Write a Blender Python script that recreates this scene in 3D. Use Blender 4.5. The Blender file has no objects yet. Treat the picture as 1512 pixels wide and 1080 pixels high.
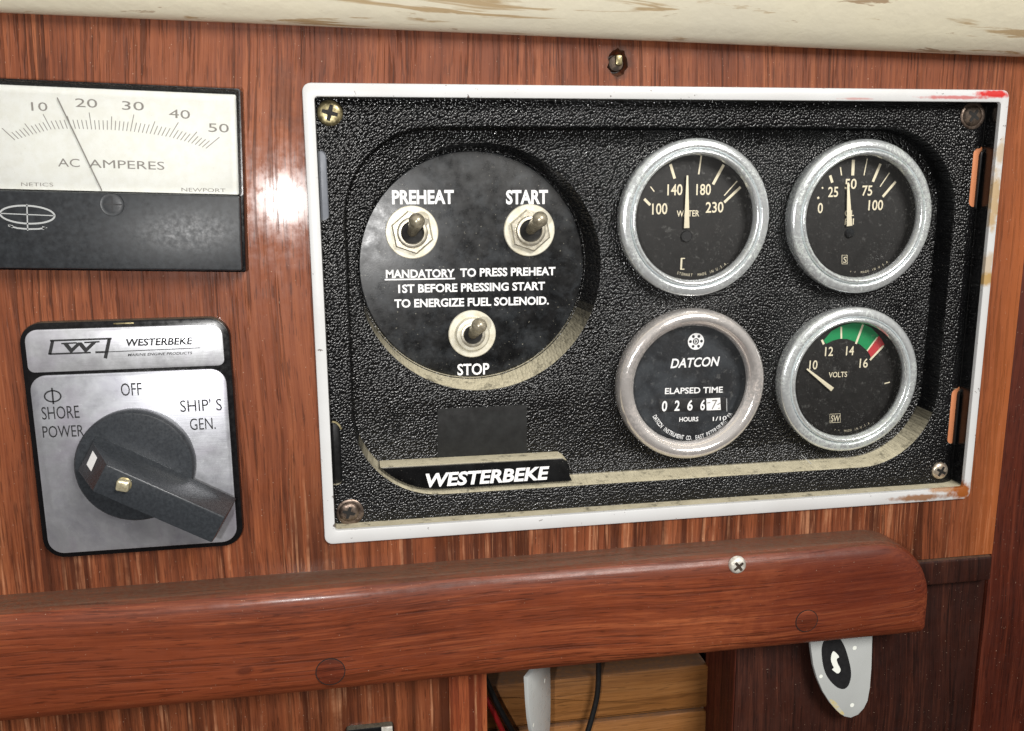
import bpy, math, random
from mathutils import Vector, Matrix
from mathutils.geometry import tessellate_polygon
random.seed(7)
sc = bpy.context.scene
col = sc.collection
# ---------------------------------------------------------------- camera, light, exposure
# all lengths are authored in millimetres on the panel: x right, y down, z away from the viewer
S = 0.001
def W(x, y, z): return Vector((x*S, z*S, -y*S))
RM = ((0.9853268769576615, 0.006418179931549237, -0.17055718252605903),
      (-0.04045545779666483, 0.9795980997647366, -0.19685253077311274),
      (0.1658140569412721, 0.2008640582674842, 0.9654839867221999))
CAM = (15.1098, 32.4060, -332.1313)
FOC = 1350.0
cd = bpy.data.cameras.new('camera'); cam = bpy.data.objects.new('camera', cd); col.objects.link(cam)
def ax(r, s): return Vector((r[0], r[2], -r[1]))*s
m = Matrix((ax(RM[0], 1), ax(RM[1], -1), ax(RM[2], -1))).transposed().to_4x4()
m.translation = W(*CAM)
cam.matrix_world = m
cd.sensor_width = 36; cd.lens = 36*FOC/1512; cd.clip_start = 0.01; cd.clip_end = 20
sc.camera = cam
world = bpy.data.worlds.new('World'); sc.world = world; world.use_nodes = True
bg = world.node_tree.nodes['Background']
bg.inputs[0].default_value = (1.0, 0.97, 0.93, 1); bg.inputs[1].default_value = 0.22
_t = world.node_tree; _c = _t.nodes.new('ShaderNodeTexCoord'); _s = _t.nodes.new('ShaderNodeSeparateXYZ'); _r = _t.nodes.new('ShaderNodeValToRGB')
_t.links.new(_c.outputs['Generated'], _s.inputs[0]); _m = _t.nodes.new('ShaderNodeMapRange'); _m.inputs[1].default_value = -1
_t.links.new(_s.outputs[2], _m.inputs[0]); _t.links.new(_m.outputs[0], _r.inputs[0])
_r.color_ramp.elements[0].color = (.12, .09, .07, 1); _r.color_ramp.elements[0].position = .3
_r.color_ramp.elements[1].color = (1.9, 1.85, 1.75, 1); _r.color_ramp.elements[1].position = .85
_t.links.new(_r.outputs[0], bg.inputs[0])
def lamp(name, kind, loc, power, colr, size):
    l = bpy.data.lights.new(name, kind); l.energy = power; l.color = colr
    if kind == 'POINT': l.shadow_soft_size = size
    else: l.size = size
    o = bpy.data.objects.new(name, l); col.objects.link(o); o.location = W(*loc); return o
lamp('camera_flash', 'POINT', (-32, 46, -334), 2.7, (1.0, 0.985, 0.965), 0.006)
cl = lamp('added_fill_light', 'AREA', (420, -420, -800), 10.0, (1.0, 0.97, 0.92), 0.35)  # unseen area light, added to fill the right side and brighten the bezels
cl.rotation_euler = (W(100, 100, 0)-cl.location).to_track_quat('-Z', 'Y').to_euler()
sc.view_settings.view_transform = 'Standard'; sc.view_settings.look = 'None'
sc.view_settings.exposure = 0.0; sc.view_settings.gamma = 1.0
sc.render.engine = 'CYCLES'
sc.cycles.max_bounces = 8; sc.cycles.transparent_max_bounces = 12

def P(u, v, z=0.0):
    """point of the panel plane at depth z seen at photo position u,v"""
    a, b = (u-756)/FOC, (v-540)/FOC
    d = [RM[0][i]*a+RM[1][i]*b+RM[2][i] for i in range(3)]
    s = (z-CAM[2])/d[2]
    return (CAM[0]+s*d[0], CAM[1]+s*d[1])
def zoomer(ox, oy, s): return lambda X, Y: (ox+X/s, oy+Y/s)
Z1 = zoomer(0, 90, 3.1775); Z2 = zoomer(0, 440, 2.5725); Z5 = zoomer(900, 180, 3.024); Z6 = zoomer(900, 430, 3.024)
ZD = zoomer(540, 250, 3.484); ZW = zoomer(430, 560, 3.217); ZT = zoomer(1180, 930, 7.2)
# ---------------------------------------------------------------- object helpers
class MB:
    def __init__(s): s.v = []; s.f = []
    def vert(s, x, y, z): s.v.append((x, y, z)); return len(s.v)-1
    def loop(s, pts, z): return [s.vert(p[0], p[1], z) for p in pts]
    def bridge(s, a, b):
        n = len(a)
        for i in range(n): s.f.append((a[i], a[(i+1) % n], b[(i+1) % n], b[i]))
    def cap(s, a, rev=False): s.f.append(tuple(reversed(a)) if rev else tuple(a))
    def loft(s, loops, cap0=False, cap1=True):
        L = [s.loop(p, z) for p, z in loops]
        for a, b in zip(L, L[1:]): s.bridge(a, b)
        if cap0: s.cap(L[0], True)
        if cap1: s.cap(L[-1])
        return s
    def sheet(s, outer, holes, z):
        loops = [outer]+holes; idx = []
        for l in loops: idx += s.loop(l, z)
        for t in tessellate_polygon([[Vector((p[0], p[1], 0)) for p in l] for l in loops]):
            s.f.append(tuple(idx[i] for i in t))
        return s
    def flat(s, pts, z): return s.sheet(pts, [], z)
    def lathe(s, c, prof, n=64, cap1=True, cap0=False):
        return s.loft([(circ(c, max(r, 1e-3), n), z) for r, z in prof], cap0, cap1)
    def box(s, x0, x1, y0, y1, z0, z1, bev=0.4):
        b = bev
        return s.loft([(rr(x0, y0, x1, y1, b, 2), z1), (rr(x0, y0, x1, y1, b, 2), z0+b),
                       (rr(x0+b*.3, y0+b*.3, x1-b*.3, y1-b*.3, b*.8, 2), z0+b*.3),
                       (rr(x0+b, y0+b, x1-b, y1-b, b*.4, 2), z0)], True, True)
    def ribbon(s, pts, w, z, closed=False):
        n = len(pts); L = []; R = []
        for i in range(n):
            if closed: a, b = pts[i-1], pts[(i+1) % n]
            else: a, b = pts[max(i-1, 0)], pts[min(i+1, n-1)]
            dx, dy = b[0]-a[0], b[1]-a[1]; l = math.hypot(dx, dy) or 1
            nx, ny = -dy/l*w/2, dx/l*w/2
            L.append(s.vert(pts[i][0]+nx, pts[i][1]+ny, z)); R.append(s.vert(pts[i][0]-nx, pts[i][1]-ny, z))
        for i in range(n if closed else n-1):
            j = (i+1) % n; s.f.append((L[i], L[j], R[j], R[i]))
        return s
    def tube(s, pts, r, n=12, caps=True):
        rs = r if isinstance(r, (list, tuple)) else [r]*len(pts)
        rings = []; prev = None
        for i, p in enumerate(pts):
            p = Vector(p); a = Vector(pts[max(i-1, 0)]); b = Vector(pts[min(i+1, len(pts)-1)])
            t = (b-a).normalized()
            if prev is None: prev = t.orthogonal().normalized()
            u = (prev-t*prev.dot(t)).normalized(); prev = u; w = t.cross(u)
            ring = []
            for k in range(n):
                q = p+(u*math.cos(2*math.pi*k/n)+w*math.sin(2*math.pi*k/n))*rs[i]
                ring.append(s.vert(*q))
            rings.append(ring)
        for a, b in zip(rings, rings[1:]): s.bridge(a, b)
        if caps: s.cap(rings[0], True); s.cap(rings[-1])
        return s
    def build(s, name, mat, parent=None, base=None, smooth=35):
        b = W(*base) if base else (Vector(parent['base']) if parent is not None and 'base' in parent else Vector((0, 0, 0)))
        me = bpy.data.meshes.new(name)
        me.from_pydata([tuple(W(*q)-b) for q in s.v], [], s.f)
        me.materials.append(mat)
        import bmesh
        bm = bmesh.new(); bm.from_mesh(me)
        bmesh.ops.remove_doubles(bm, verts=bm.verts, dist=2e-6)
        bmesh.ops.recalc_face_normals(bm, faces=bm.faces)
        bm.to_mesh(me); bm.free()
        if smooth:
            for p in me.polygons: p.use_smooth = True
            me.set_sharp_from_angle(angle=math.radians(smooth))
        o = bpy.data.objects.new(name, me); col.objects.link(o)
        if parent is not None:
            o.parent = parent
            BASES[o.name] = BASES.get(parent.name, b)
        else:
            o.location = b; BASES[o.name] = b
        return o
BASES = {}
def kid(mb, name, mat, parent, label=None, smooth=35):
    b = BASES[parent.name]/S
    o = mb.build(name, mat, parent, base=(b.x, -b.z, b.y), smooth=smooth)
    if label: o['label'] = label
    return o
def thing(name, label, cat, base, group=None):
    o = bpy.data.objects.new(name, None); o.empty_display_size = 0.01
    col.objects.link(o); o.location = W(*base); BASES[o.name] = W(*base)
    o['label'] = label; o['category'] = cat
    if group: o['group'] = group
    return o
def struct(mb, name, mat, smooth=35):
    o = mb.build(name, mat, smooth=smooth); o['kind'] = 'structure'; return o
def circ(c, r, n=48, a0=0.0, sx=1, sy=1):
    return [(c[0]+sx*r*math.cos(a0+2*math.pi*i/n), c[1]+sy*r*math.sin(a0+2*math.pi*i/n)) for i in range(n)]
def rr4(x0, y0, x1, y1, rs, n=8):
    tl, tr, br, bl = rs; out = []
    for cx, cy, r, a in ((x0+tl, y0+tl, tl, 180), (x1-tr, y0+tr, tr, 270), (x1-br, y1-br, br, 0), (x0+bl, y1-bl, bl, 90)):
        for i in range(n+1):
            t = math.radians(a+90*i/n); out.append((cx+r*math.cos(t), cy+r*math.sin(t)))
    return out
def rr(x0, y0, x1, y1, r, n=8): return rr4(x0, y0, x1, y1, (r,)*4, n)
def rot(pts, c, a):
    ca, sa = math.cos(a), math.sin(a)
    return [(c[0]+(x-c[0])*ca-(y-c[1])*sa, c[1]+(x-c[0])*sa+(y-c[1])*ca) for x, y in pts]
def inset(pts, d):
    n = len(pts); out = []
    A = sum(pts[i][0]*pts[(i+1) % n][1]-pts[(i+1) % n][0]*pts[i][1] for i in range(n)); sg = 1 if A > 0 else -1
    for i in range(n):
        (ax_, ay), (bx, by), (cx, cy) = pts[i-1], pts[i], pts[(i+1) % n]
        e1 = Vector((bx-ax_, by-ay)).normalized(); e2 = Vector((cx-bx, cy-by)).normalized()
        n1 = Vector((-e1.y, e1.x))*sg; n2 = Vector((-e2.y, e2.x))*sg
        q = (n1+n2); k = max(q.length_squared, .4); q = q*2/k*d
        out.append((bx+q.x, by+q.y))
    return out
def slab(poly, zb, zf, bev=0.5):
    """solid from zb (back) to zf (front) with a rounded front rim"""
    return MB().loft([(poly, zb), (poly, zf+bev), (inset(poly, bev*.3), zf+bev*.3), (inset(poly, bev), zf)], True, True)
def spline(pts, k=8):
    out = []
    for i in range(len(pts)-1):
        p0, p1, p2, p3 = (Vector(pts[max(i-1, 0)]), Vector(pts[i]), Vector(pts[i+1]), Vector(pts[min(i+2, len(pts)-1)]))
        for j in range(k):
            t = j/k
            out.append(tuple(0.5*((2*p1)+(p2-p0)*t+(2*p0-5*p1+4*p2-p3)*t*t+(3*p1-p0-3*p2+p3)*t**3)))
    out.append(tuple(pts[-1])); return out
_tc = {}
def glyphs(s, shear=0.0, bold=0.0, spacing=1.0):
    key = (s, shear, bold, spacing)
    if key in _tc: return _tc[key]
    c = bpy.data.curves.new('t', 'FONT'); c.body = s; c.resolution_u = 3; c.shear = shear; c.offset = bold; c.space_character = spacing
    o = bpy.data.objects.new('t', c); col.objects.link(o)
    bpy.context.view_layer.update()
    me = bpy.data.meshes.new_from_object(o.evaluated_get(bpy.context.evaluated_depsgraph_get()))
    r = ([tuple(v.co) for v in me.vertices], [tuple(p.vertices) for p in me.polygons])
    bpy.data.objects.remove(o); bpy.data.curves.remove(c); bpy.data.meshes.remove(me)
    _tc[key] = r; return r
def text(mb, s, p0, p1, cap, z, shear=0.0, bold=0.0, spacing=1.0):
    """lettering whose baseline runs between two photo positions"""
    vs, fs = glyphs(s, shear, bold, spacing)
    B0 = Vector(P(*p0, z)); B1 = Vector(P(*p1, z)); T = Vector(P(p0[0], p0[1]-cap, z))
    h = (T-B0).length; w = (B1-B0).length; ex = (B1-B0)/w; ey = Vector((ex.y, -ex.x))
    x0 = min(v[0] for v in vs); x1 = max(v[0] for v in vs); hh = 0.72
    base = len(mb.v)
    for v in vs:
        q = B0+ex*((v[0]-x0)/(x1-x0)*w)+ey*(v[1]/hh*h)
        mb.v.append((q.x, q.y, z))
    for f in fs: mb.f.append(tuple(base+i for i in f))
    return mb
def arc_text(mb, s, c, r, a0, a1, cap, z, cw=0.75, bold=0.0):
    """small letters along an arc, read from inside with their feet outwards (degrees, 0 = right, 90 = down)"""
    n = len(s)
    for i, ch in enumerate(s):
        if ch == ' ': continue
        a = math.radians(a0+(a1-a0)*i/(n-1)); vs, fs = glyphs(ch, 0, bold, 1.0)
        xm = (min(v[0] for v in vs)+max(v[0] for v in vs))/2
        o = Vector((math.cos(a), math.sin(a))); t = Vector((math.sin(a), -math.cos(a)))
        base = len(mb.v)
        for v in vs:
            q = Vector(c)+o*(r-v[1]/.72*cap)+t*((v[0]-xm)/.72*cap*cw)
            mb.v.append((q.x, q.y, z))
        for f in fs: mb.f.append(tuple(base+k for k in f))
class TX:
    """collects strings; each becomes a lettering part of its own"""
    def __init__(s): s.l = []
    def t(s, *a, **k): m_ = MB(); text(m_, *a, **k); s.l.append((m_, 'lettering')); return m_
    def arc(s, *a, **k): m_ = MB(); arc_text(m_, *a, **k); s.l.append((m_, 'small_print'))
    def put(s, mat, parent):
        for m_, nm in s.l: kid(m_, nm, mat, parent)
def stroke(mb, a, b, wpx, z):
    A = P(*a, z); B = P(*b, z); mb.ribbon([A, B], wpx*0.26, z)
# ---------------------------------------------------------------- materials
def srgb(r, g, b):
    f = lambda c: (c/255/12.92) if c/255 <= .04045 else ((c/255+.055)/1.055)**2.4
    return (f(r), f(g), f(b), 1)
class NT:
    def __init__(s, name):
        s.m = bpy.data.materials.new(name); s.m.use_nodes = True; s.t = s.m.node_tree
        s.b = s.t.nodes['Principled BSDF']; s.out = s.t.nodes['Material Output']
        tc = s.t.nodes.new('ShaderNodeTexCoord'); s.oc = tc.outputs['Object']
    def n(s, typ, props=None, **ins):
        nd = s.t.nodes.new('ShaderNode'+typ)
        for k, v in (props or {}).items(): setattr(nd, k, v)
        for k, v in ins.items():
            k = int(k[1:]) if k[0] == '_' and k[1:].isdigit() else k.replace('_', ' ')
            s.set(nd.inputs[k], v)
        return nd
    def set(s, inp, v):
        if hasattr(v, 'is_output') or isinstance(v, bpy.types.NodeSocket): s.t.links.new(v, inp)
        else:
            try: inp.default_value = v
            except Exception: inp.default_value = (v, v, v)
    def mapc(s, scale, loc=(0, 0, 0), rot_=(0, 0, 0), src=None):
        return s.n('Mapping', Vector=src or s.oc, Scale=scale, Location=loc, Rotation=rot_).outputs[0]
    def noise(s, scale, detail=4, rough=.5, dist=0.0, vec=None):
        return s.n('TexNoise', Vector=vec or s.oc, Scale=scale, Detail=detail, Roughness=rough, Distortion=dist).outputs[0]
    def ramp(s, fac, stops, interp='LINEAR'):
        r = s.n('ValToRGB'); s.set(r.inputs[0], fac); e = r.color_ramp.elements; r.color_ramp.interpolation = interp
        while len(e) < len(stops): e.new(.5)
        for q, (p, c) in zip(e, stops): q.position = p; q.color = c if isinstance(c, tuple) else (c, c, c, 1)
        return r.outputs[0]
    def mix(s, f, a, b, mode='MIX'):
        m_ = s.n('Mix', {'data_type': 'RGBA', 'blend_type': mode}); s.set(m_.inputs[0], f); s.set(m_.inputs[6], a); s.set(m_.inputs[7], b)
        return m_.outputs[2]
    def math(s, op, a, b=0.0, clamp=False):
        m_ = s.n('Math', {'operation': op, 'use_clamp': clamp}); s.set(m_.inputs[0], a); s.set(m_.inputs[1], b); return m_.outputs[0]
    def bump(s, h, dist_mm, strength=1.0, normal=None):
        b = s.n('Bump', Height=h, Distance=dist_mm*S, Strength=strength)
        if normal: s.set(b.inputs['Normal'], normal)
        return b.outputs[0]
    def upface(s, lo, hi):
        g = s.n('NewGeometry'); sp = s.n('SeparateXYZ', Vector=g.outputs['True Normal'])
        return s.ramp(sp.outputs[2], [(lo, 0.0), (hi, 1.0)])
    base = (0, 0, 0)
    def blob(s, c, r, soft=.5, src=None, wob=.6):
        """patch of radius r mm about panel point c with a ragged edge"""
        c = (c[0]-s.base[0], c[1]-s.base[1], c[2]-s.base[2])
        v = s.mapc((1000/r[0], 1000/r[2], 1000/r[1]), (-c[0]/r[0], -c[2]/r[2], c[1]/r[1]))
        l = s.n('VectorMath', {'operation': 'LENGTH'}); s.set(l.inputs[0], v)
        nz = s.noise(220, 5, .6)
        d = s.math('ADD', l.outputs[1], s.math('MULTIPLY', s.math('SUBTRACT', nz, .5), wob*2))
        return s.ramp(d, [(max(0, 1-soft), 1.0), (1.0, 0.0)])
    def fin(s, color=None, rough=None, metal=None, normal=None, coat=None, coat_rough=None, spec=None, alpha=None):
        for k, v in (('Base Color', color), ('Roughness', rough), ('Metallic', metal), ('Normal', normal), ('Coat Weight', coat),
                     ('Coat Roughness', coat_rough), ('Specular IOR Level', spec), ('Alpha', alpha)):
            if v is not None: s.set(s.b.inputs[k], v)
        return s.m
DUST = srgb(214, 206, 180); DUST2 = srgb(168, 160, 136)
def wood(name, dark, mid, light, vertical=True, pore=.6, light_streaks=None, rough=.5, coat=.36, crough=.12, seed=0, porebump=.12, blobs=(), warp=1.0, edge=None, base=(0, 0, 0)):
    t = NT(name); t.base = base; t.base = base
    off = (seed*.37, seed*.11, seed*.23)
    def stv(k): return (1, 1, k) if vertical else (k, 1, 1)
    wv = t.noise(5, 2, .5, vec=t.mapc((1, 1, 1), off))
    wx = t.math('MULTIPLY', t.math('SUBTRACT', wv, .5), .02*warp)
    cmb = t.n('CombineXYZ', X=wx if vertical else 0.0, Z=0.0 if vertical else wx)
    wc = t.n('VectorMath', {'operation': 'ADD'}); t.set(wc.inputs[0], t.oc); t.set(wc.inputs[1], cmb.outputs[0])
    src = wc.outputs[0]
    band = t.noise(70, 4, .5, .1, vec=t.mapc(stv(.03), off, src=src)); fine = t.noise(1100, 4, .7, vec=t.mapc(stv(.035), off, src=src))
    midn = t.noise(330, 4, .65, .1, vec=t.mapc(stv(.022), off, src=src))
    big = t.noise(14, 3, .5, vec=t.mapc((1, 1, 1), (1+seed, 0, 0)))
    a = t.math('ADD', t.math('MULTIPLY', band, .25), t.math('MULTIPLY', midn, .35))
    a = t.math('ADD', a, t.math('MULTIPLY', fine, .4))
    c = t.ramp(a, [(.41, dark), (.5, mid), (.59, light)])
    c = t.mix(.4, c, t.ramp(big, [(.3, dark), (.5, mid), (.7, light)]))
    calm = t.ramp(t.noise(28, 2, .5, vec=t.mapc(stv(.25), (6+seed, 0, 0), src=src)), [(.42, 0.0), (.62, .6)])
    c = t.mix(calm, c, mid)
    pn = t.noise(820, 3, .55, vec=t.mapc(stv(.03), off, src=src))
    gate = t.ramp(t.noise(75, 3, .6, vec=t.mapc(stv(.06), (3+seed, 0, 0), src=src)), [(.40, 0.0), (.6, 1.0)])
    pm = t.math('MULTIPLY', t.ramp(pn, [(.54, 0.0), (.61, 1.0)]), t.math('ADD', t.math('MULTIPLY', gate, .8), .2))
    c = t.mix(t.math('MULTIPLY', pm, pore), c, tuple(q*.34 for q in dark[:3])+(1,))
    p2 = t.ramp(t.noise(1500, 2, .5, vec=t.mapc(stv(.07), (off[0]+4, 0, 0), src=src)), [(.60, 0.0), (.66, 1.0)])
    c = t.mix(t.math('MULTIPLY', p2, .5), c, tuple(q*.5 for q in dark[:3])+(1,))
    if light_streaks:
        y0, y1, lc, amt = light_streaks
        sp = t.n('SeparateXYZ', Vector=t.oc)
        zm = t.ramp(t.math('MULTIPLY', sp.outputs[2], -1.0), [(y0*S, 0.0), (y1*S, 1.0)])
        dk = t.ramp(t.noise(210, 4, .6, vec=t.mapc((1, 1, .012), (5, 0, 0))), [(.44, 0.0), (.6, 1.0)])
        c = t.mix(t.math('MULTIPLY', t.math('MULTIPLY', zm, dk), .8), c, tuple(q*.62 for q in dark[:3])+(1,))
        ls = t.ramp(t.noise(420, 4, .7, vec=t.mapc((1, 1, .03), (9, 0, 0))), [(.55, 0.0), (.64, 1.0)])
        brk = t.ramp(t.noise(55, 4, .6), [(.4, .1), (.62, 1.0)])
        c = t.mix(t.math('MULTIPLY', t.math('MULTIPLY', t.math('MULTIPLY', ls, brk), zm), amt), c, lc)
    if edge:
        sp = t.n('SeparateXYZ', Vector=t.oc); x0, x1, ec = edge
        m_ = t.ramp(t.math('ADD', sp.outputs[0], t.math('MULTIPLY', t.math('SUBTRACT', t.noise(60, 4), .5), .006)), [(x0*S, 0.0), (x1*S, 1.0)])
        c = t.mix(t.math('MULTIPLY', m_, .55), c, ec)
    for bc, br, bcol, bam in blobs:
        c = t.mix(t.math('MULTIPLY', t.blob(bc, br), bam), c, bcol)
    # specks of dust and old paint
    sp_ = t.ramp(t.noise(1500, 1, .5), [(.77, 0.0), (.8, 1.0)])
    c = t.mix(t.math('MULTIPLY', sp_, .5), c, srgb(215, 185, 160))
    up = t.math('MULTIPLY', t.upface(.75, .98), t.ramp(t.noise(500, 5, .7), [(.3, .35), (.6, .9)]))
    c = t.mix(up, c, srgb(96, 74, 60))
    h = t.math('SUBTRACT', t.math('MULTIPLY', fine, .5), pm)
    nrm = t.bump(h, porebump)
    nrm2 = t.bump(t.noise(1800, 3, .6), .015, normal=nrm)
    rg = t.ramp(t.noise(120, 5, .7), [(.3, rough-.1), (.7, rough+.12)])
    cr = t.ramp(t.noise(260, 4, .7), [(.35, crough*.7), (.7, crough*1.5)])
    coatm = t.math('MULTIPLY', t.math('SUBTRACT', 1.0, pm), coat)
    return t.fin(color=c, rough=rg, normal=nrm2, coat=coatm, coat_rough=cr, spec=.25)
def simple(name, color, rough=.5, metal=0.0, mott=0.0, mcol=None, mscale=400, bump=0.0, bscale=900, spec=.5, dust=0.0, coat=0.0):
    t = NT(name); c = color
    if mott: c = t.mix(t.math('MULTIPLY', t.ramp(t.noise(mscale, 6, .65), [(.42, 0.0), (.62, 1.0)]), mott), color, mcol)
    if dust: 
        up = t.math('MULTIPLY', t.upface(.55, .9), t.ramp(t.noise(450, 5, .7), [(.3, .4), (.55, 1.0)]))
        c = t.mix(t.math('MULTIPLY', up, dust), c, DUST)
    rg = t.ramp(t.noise(mscale*1.3, 4, .6), [(.3, max(.03, rough-.08)), (.7, rough+.1)])
    return t.fin(color=c, rough=rg, metal=metal, spec=spec, coat=coat, normal=t.bump(t.noise(bscale, 5, .6), bump) if bump else None)

def grained_plastic(name='black_grained_plastic', grain=True, base=srgb(9, 9, 10), haze=.1):
    t = NT(name)
    sx = t.n('SeparateXYZ', Vector=t.oc)
    wb = t.n('VectorMath', {'operation': 'SCALE'}); t.set(wb.inputs[0], t.n('TexNoise', Vector=t.oc, Scale=700, Detail=1).outputs['Color']); t.set(wb.inputs['Scale'], .0005)
    c2 = t.n('CombineXYZ', X=sx.outputs[0], Y=sx.outputs[2]); va = t.n('VectorMath', {'operation': 'ADD'}); t.set(va.inputs[0], c2.outputs[0]); t.set(va.inputs[1], wb.outputs[0])
    vo = t.n('TexVoronoi', {'feature': 'F1', 'voronoi_dimensions': '2D'}, Vector=va.outputs[0], Scale=1020, Randomness=.85)
    wob = t.noise(1700, 2, .5)
    h = t.math('SUBTRACT', 1.0, t.math('MULTIPLY', t.math('MULTIPLY', vo.outputs[0], vo.outputs[0]), 2.0))
    c = t.mix(t.ramp(t.noise(60, 5, .65), [(.35, 0.0), (.75, haze)]), base, srgb(74, 76, 78))
    sp = t.ramp(t.noise(1300, 2, .5), [(.70, 0.0), (.76, 1.0)])
    c = t.mix(t.math('MULTIPLY', sp, .35), c, srgb(150, 145, 135))
    up = t.math('MULTIPLY', t.upface(.3, .85), t.ramp(t.noise(200, 7, .75), [(.32, .3), (.47, 1.0)]))
    c = t.mix(up, c, t.mix(t.noise(150, 4, .6), DUST2, DUST))
    hh = t.math('ADD', h, t.math('MULTIPLY', wob, .3))
    rg = t.mix(up, t.ramp(t.noise(300, 3), [(.3, .16), (.7, .26)]), (1, 1, 1, 1))
    nr = t.bump(hh, .2 if grain else .01)
    return t.fin(color=c, rough=rg, normal=nr, spec=.45)
M = {}
TEAK_D, TEAK_M, TEAK_L = srgb(78, 38, 22), srgb(122, 65, 39), srgb(162, 97, 62)
M['ply'] = wood('teak_plywood', TEAK_D, TEAK_M, TEAK_L, light_streaks=(125, 168, srgb(196, 140, 104), .6),
                edge=(266, 283, srgb(176, 98, 50)), porebump=.16, pore=.62,
                blobs=((( -6, 6, 0), (6, 16, 5), srgb(70, 36, 24), .5), ((112, -8.2, 0), (6.5, 8, 6), srgb(70, 46, 36), .9)))
M['rail'] = wood('varnished_mahogany', srgb(72, 32, 19), srgb(118, 56, 32), srgb(164, 92, 56), vertical=False, seed=2, pore=.55, porebump=.07, coat=.26, crough=.2,
                 base=(60, 219, 1.5), blobs=(((-30, 208, -15), (3.5, 2.2, 8), srgb(66, 28, 18), .6), ((215, 205, -12), (75, 40, 40), srgb(84, 28, 18), .45)))
M['plug'] = wood('mahogany_plug', srgb(64, 27, 16), srgb(104, 46, 27), srgb(146, 76, 45), vertical=False, seed=5, pore=.5, porebump=.04, coat=.6)
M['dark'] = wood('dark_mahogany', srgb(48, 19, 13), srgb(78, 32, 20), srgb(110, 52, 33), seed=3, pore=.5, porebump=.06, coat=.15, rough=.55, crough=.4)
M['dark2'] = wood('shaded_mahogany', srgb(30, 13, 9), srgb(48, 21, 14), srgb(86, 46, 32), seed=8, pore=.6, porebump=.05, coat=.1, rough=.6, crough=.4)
M['strip'] = wood('teak_edging', srgb(100, 42, 26), srgb(142, 70, 42), srgb(186, 116, 72), seed=6, pore=.6, porebump=.12, coat=.3,
                  light_streaks=(100, 120, srgb(200, 150, 110), .5))
M['board'] = wood('pale_oak_board', srgb(104, 66, 34), srgb(134, 88, 46), srgb(156, 108, 62), vertical=False, seed=4, pore=.35, porebump=.04, coat=.1)
M['black'] = grained_plastic()
M['smooth'] = grained_plastic('black_smooth_plastic', grain=False, haze=.15)
def disc_mat():
    t = NT('smudged_black_disc')
    c = t.mix(t.ramp(t.noise(130, 8, .72, .3), [(.46, 0.0), (.78, .7)]), srgb(8, 9, 11), srgb(66, 70, 74))
    sp = t.ramp(t.noise(1100, 2, .5), [(.7, 0.0), (.75, 1.0)])
    c = t.mix(t.math('MULTIPLY', sp, .6), c, srgb(170, 165, 150))
    return t.fin(color=c, rough=t.ramp(t.noise(160, 6, .7), [(.3, .22), (.7, .42)]), normal=t.bump(t.noise(2200, 3), .012), spec=.6)
M['disc'] = disc_mat()
def white_frame_mat():
    t = NT('chipped_white_paint'); t.base = (135, 167.7, 1.5)
    c = t.mix(t.ramp(t.noise(30, 4), [(.35, 0.0), (.7, .5)]), srgb(208, 209, 210), srgb(190, 189, 187))
    ch = t.ramp(t.noise(330, 4, .7), [(.665, 0.0), (.69, .9)])
    c = t.mix(ch, c, srgb(70, 50, 42))
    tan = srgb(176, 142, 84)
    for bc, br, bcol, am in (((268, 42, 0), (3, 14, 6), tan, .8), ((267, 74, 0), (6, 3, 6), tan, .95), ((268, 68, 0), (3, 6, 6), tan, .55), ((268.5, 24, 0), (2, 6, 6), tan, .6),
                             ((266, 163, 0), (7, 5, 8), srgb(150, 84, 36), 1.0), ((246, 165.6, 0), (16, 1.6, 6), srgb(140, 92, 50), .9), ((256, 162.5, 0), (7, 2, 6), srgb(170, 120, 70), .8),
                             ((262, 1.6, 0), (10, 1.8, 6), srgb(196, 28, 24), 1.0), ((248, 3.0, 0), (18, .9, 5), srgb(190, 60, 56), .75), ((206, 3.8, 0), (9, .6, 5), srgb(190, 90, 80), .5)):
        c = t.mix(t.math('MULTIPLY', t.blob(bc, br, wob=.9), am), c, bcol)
    return t.fin(color=c, rough=.38, normal=t.bump(t.noise(500, 4), .03))
M['frame'] = white_frame_mat()
def ceiling_mat():
    t = NT('stained_cream_paint')
    c = t.mix(t.ramp(t.noise(22, 4), [(.35, 0.0), (.7, .6)]), srgb(242, 234, 208), srgb(230, 223, 204))
    v = t.mapc((.09, 1, 1), (2, 0, 0), rot_=(0, math.radians(-2), 0))
    st = t.ramp(t.noise(125, 6, .62, .8, vec=v), [(.56, 0.0), (.60, 1.0)])
    fall = t.n('SeparateXYZ', Vector=t.oc)
    near = t.ramp(t.math('MULTIPLY', fall.outputs[1], -1.0), [(.006, 1.0), (.06, .25)])
    c = t.mix(t.math('MULTIPLY', t.math('MULTIPLY', st, near), .8), c, srgb(176, 140, 86))
    st2 = t.ramp(t.noise(140, 6, .65, .6, vec=t.mapc((.2, 1, 1), (7, 0, 0))), [(.63, 0.0), (.66, 1.0)])
    c = t.mix(t.math('MULTIPLY', st2, .7), c, srgb(150, 104, 58))
    return t.fin(color=c, rough=.55, normal=t.bump(t.noise(160, 5, .6), .25))
M['ceiling'] = ceiling_mat()
def bezel_mat(name, c0, c1, rough, amt, coatcol=None):
    t = NT(name)
    co = t.ramp(t.noise(650, 6, .75), [(.46, 0.0), (.58, 1.0)])
    reg = t.ramp(t.noise(50, 3, .5), [(.4, .1), (.62, 1.0)])
    f = t.math('MULTIPLY', t.math('MULTIPLY', co, reg), amt)
    c = t.mix(f, c0, c1)
    met = t.math('SUBTRACT', .7, t.math('MULTIPLY', f, .6))
    return t.fin(color=c, rough=t.math('ADD', rough, t.math('MULTIPLY', f, .35)), metal=met, normal=t.bump(t.noise(1300, 5, .7), .05*amt+.01))
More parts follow.
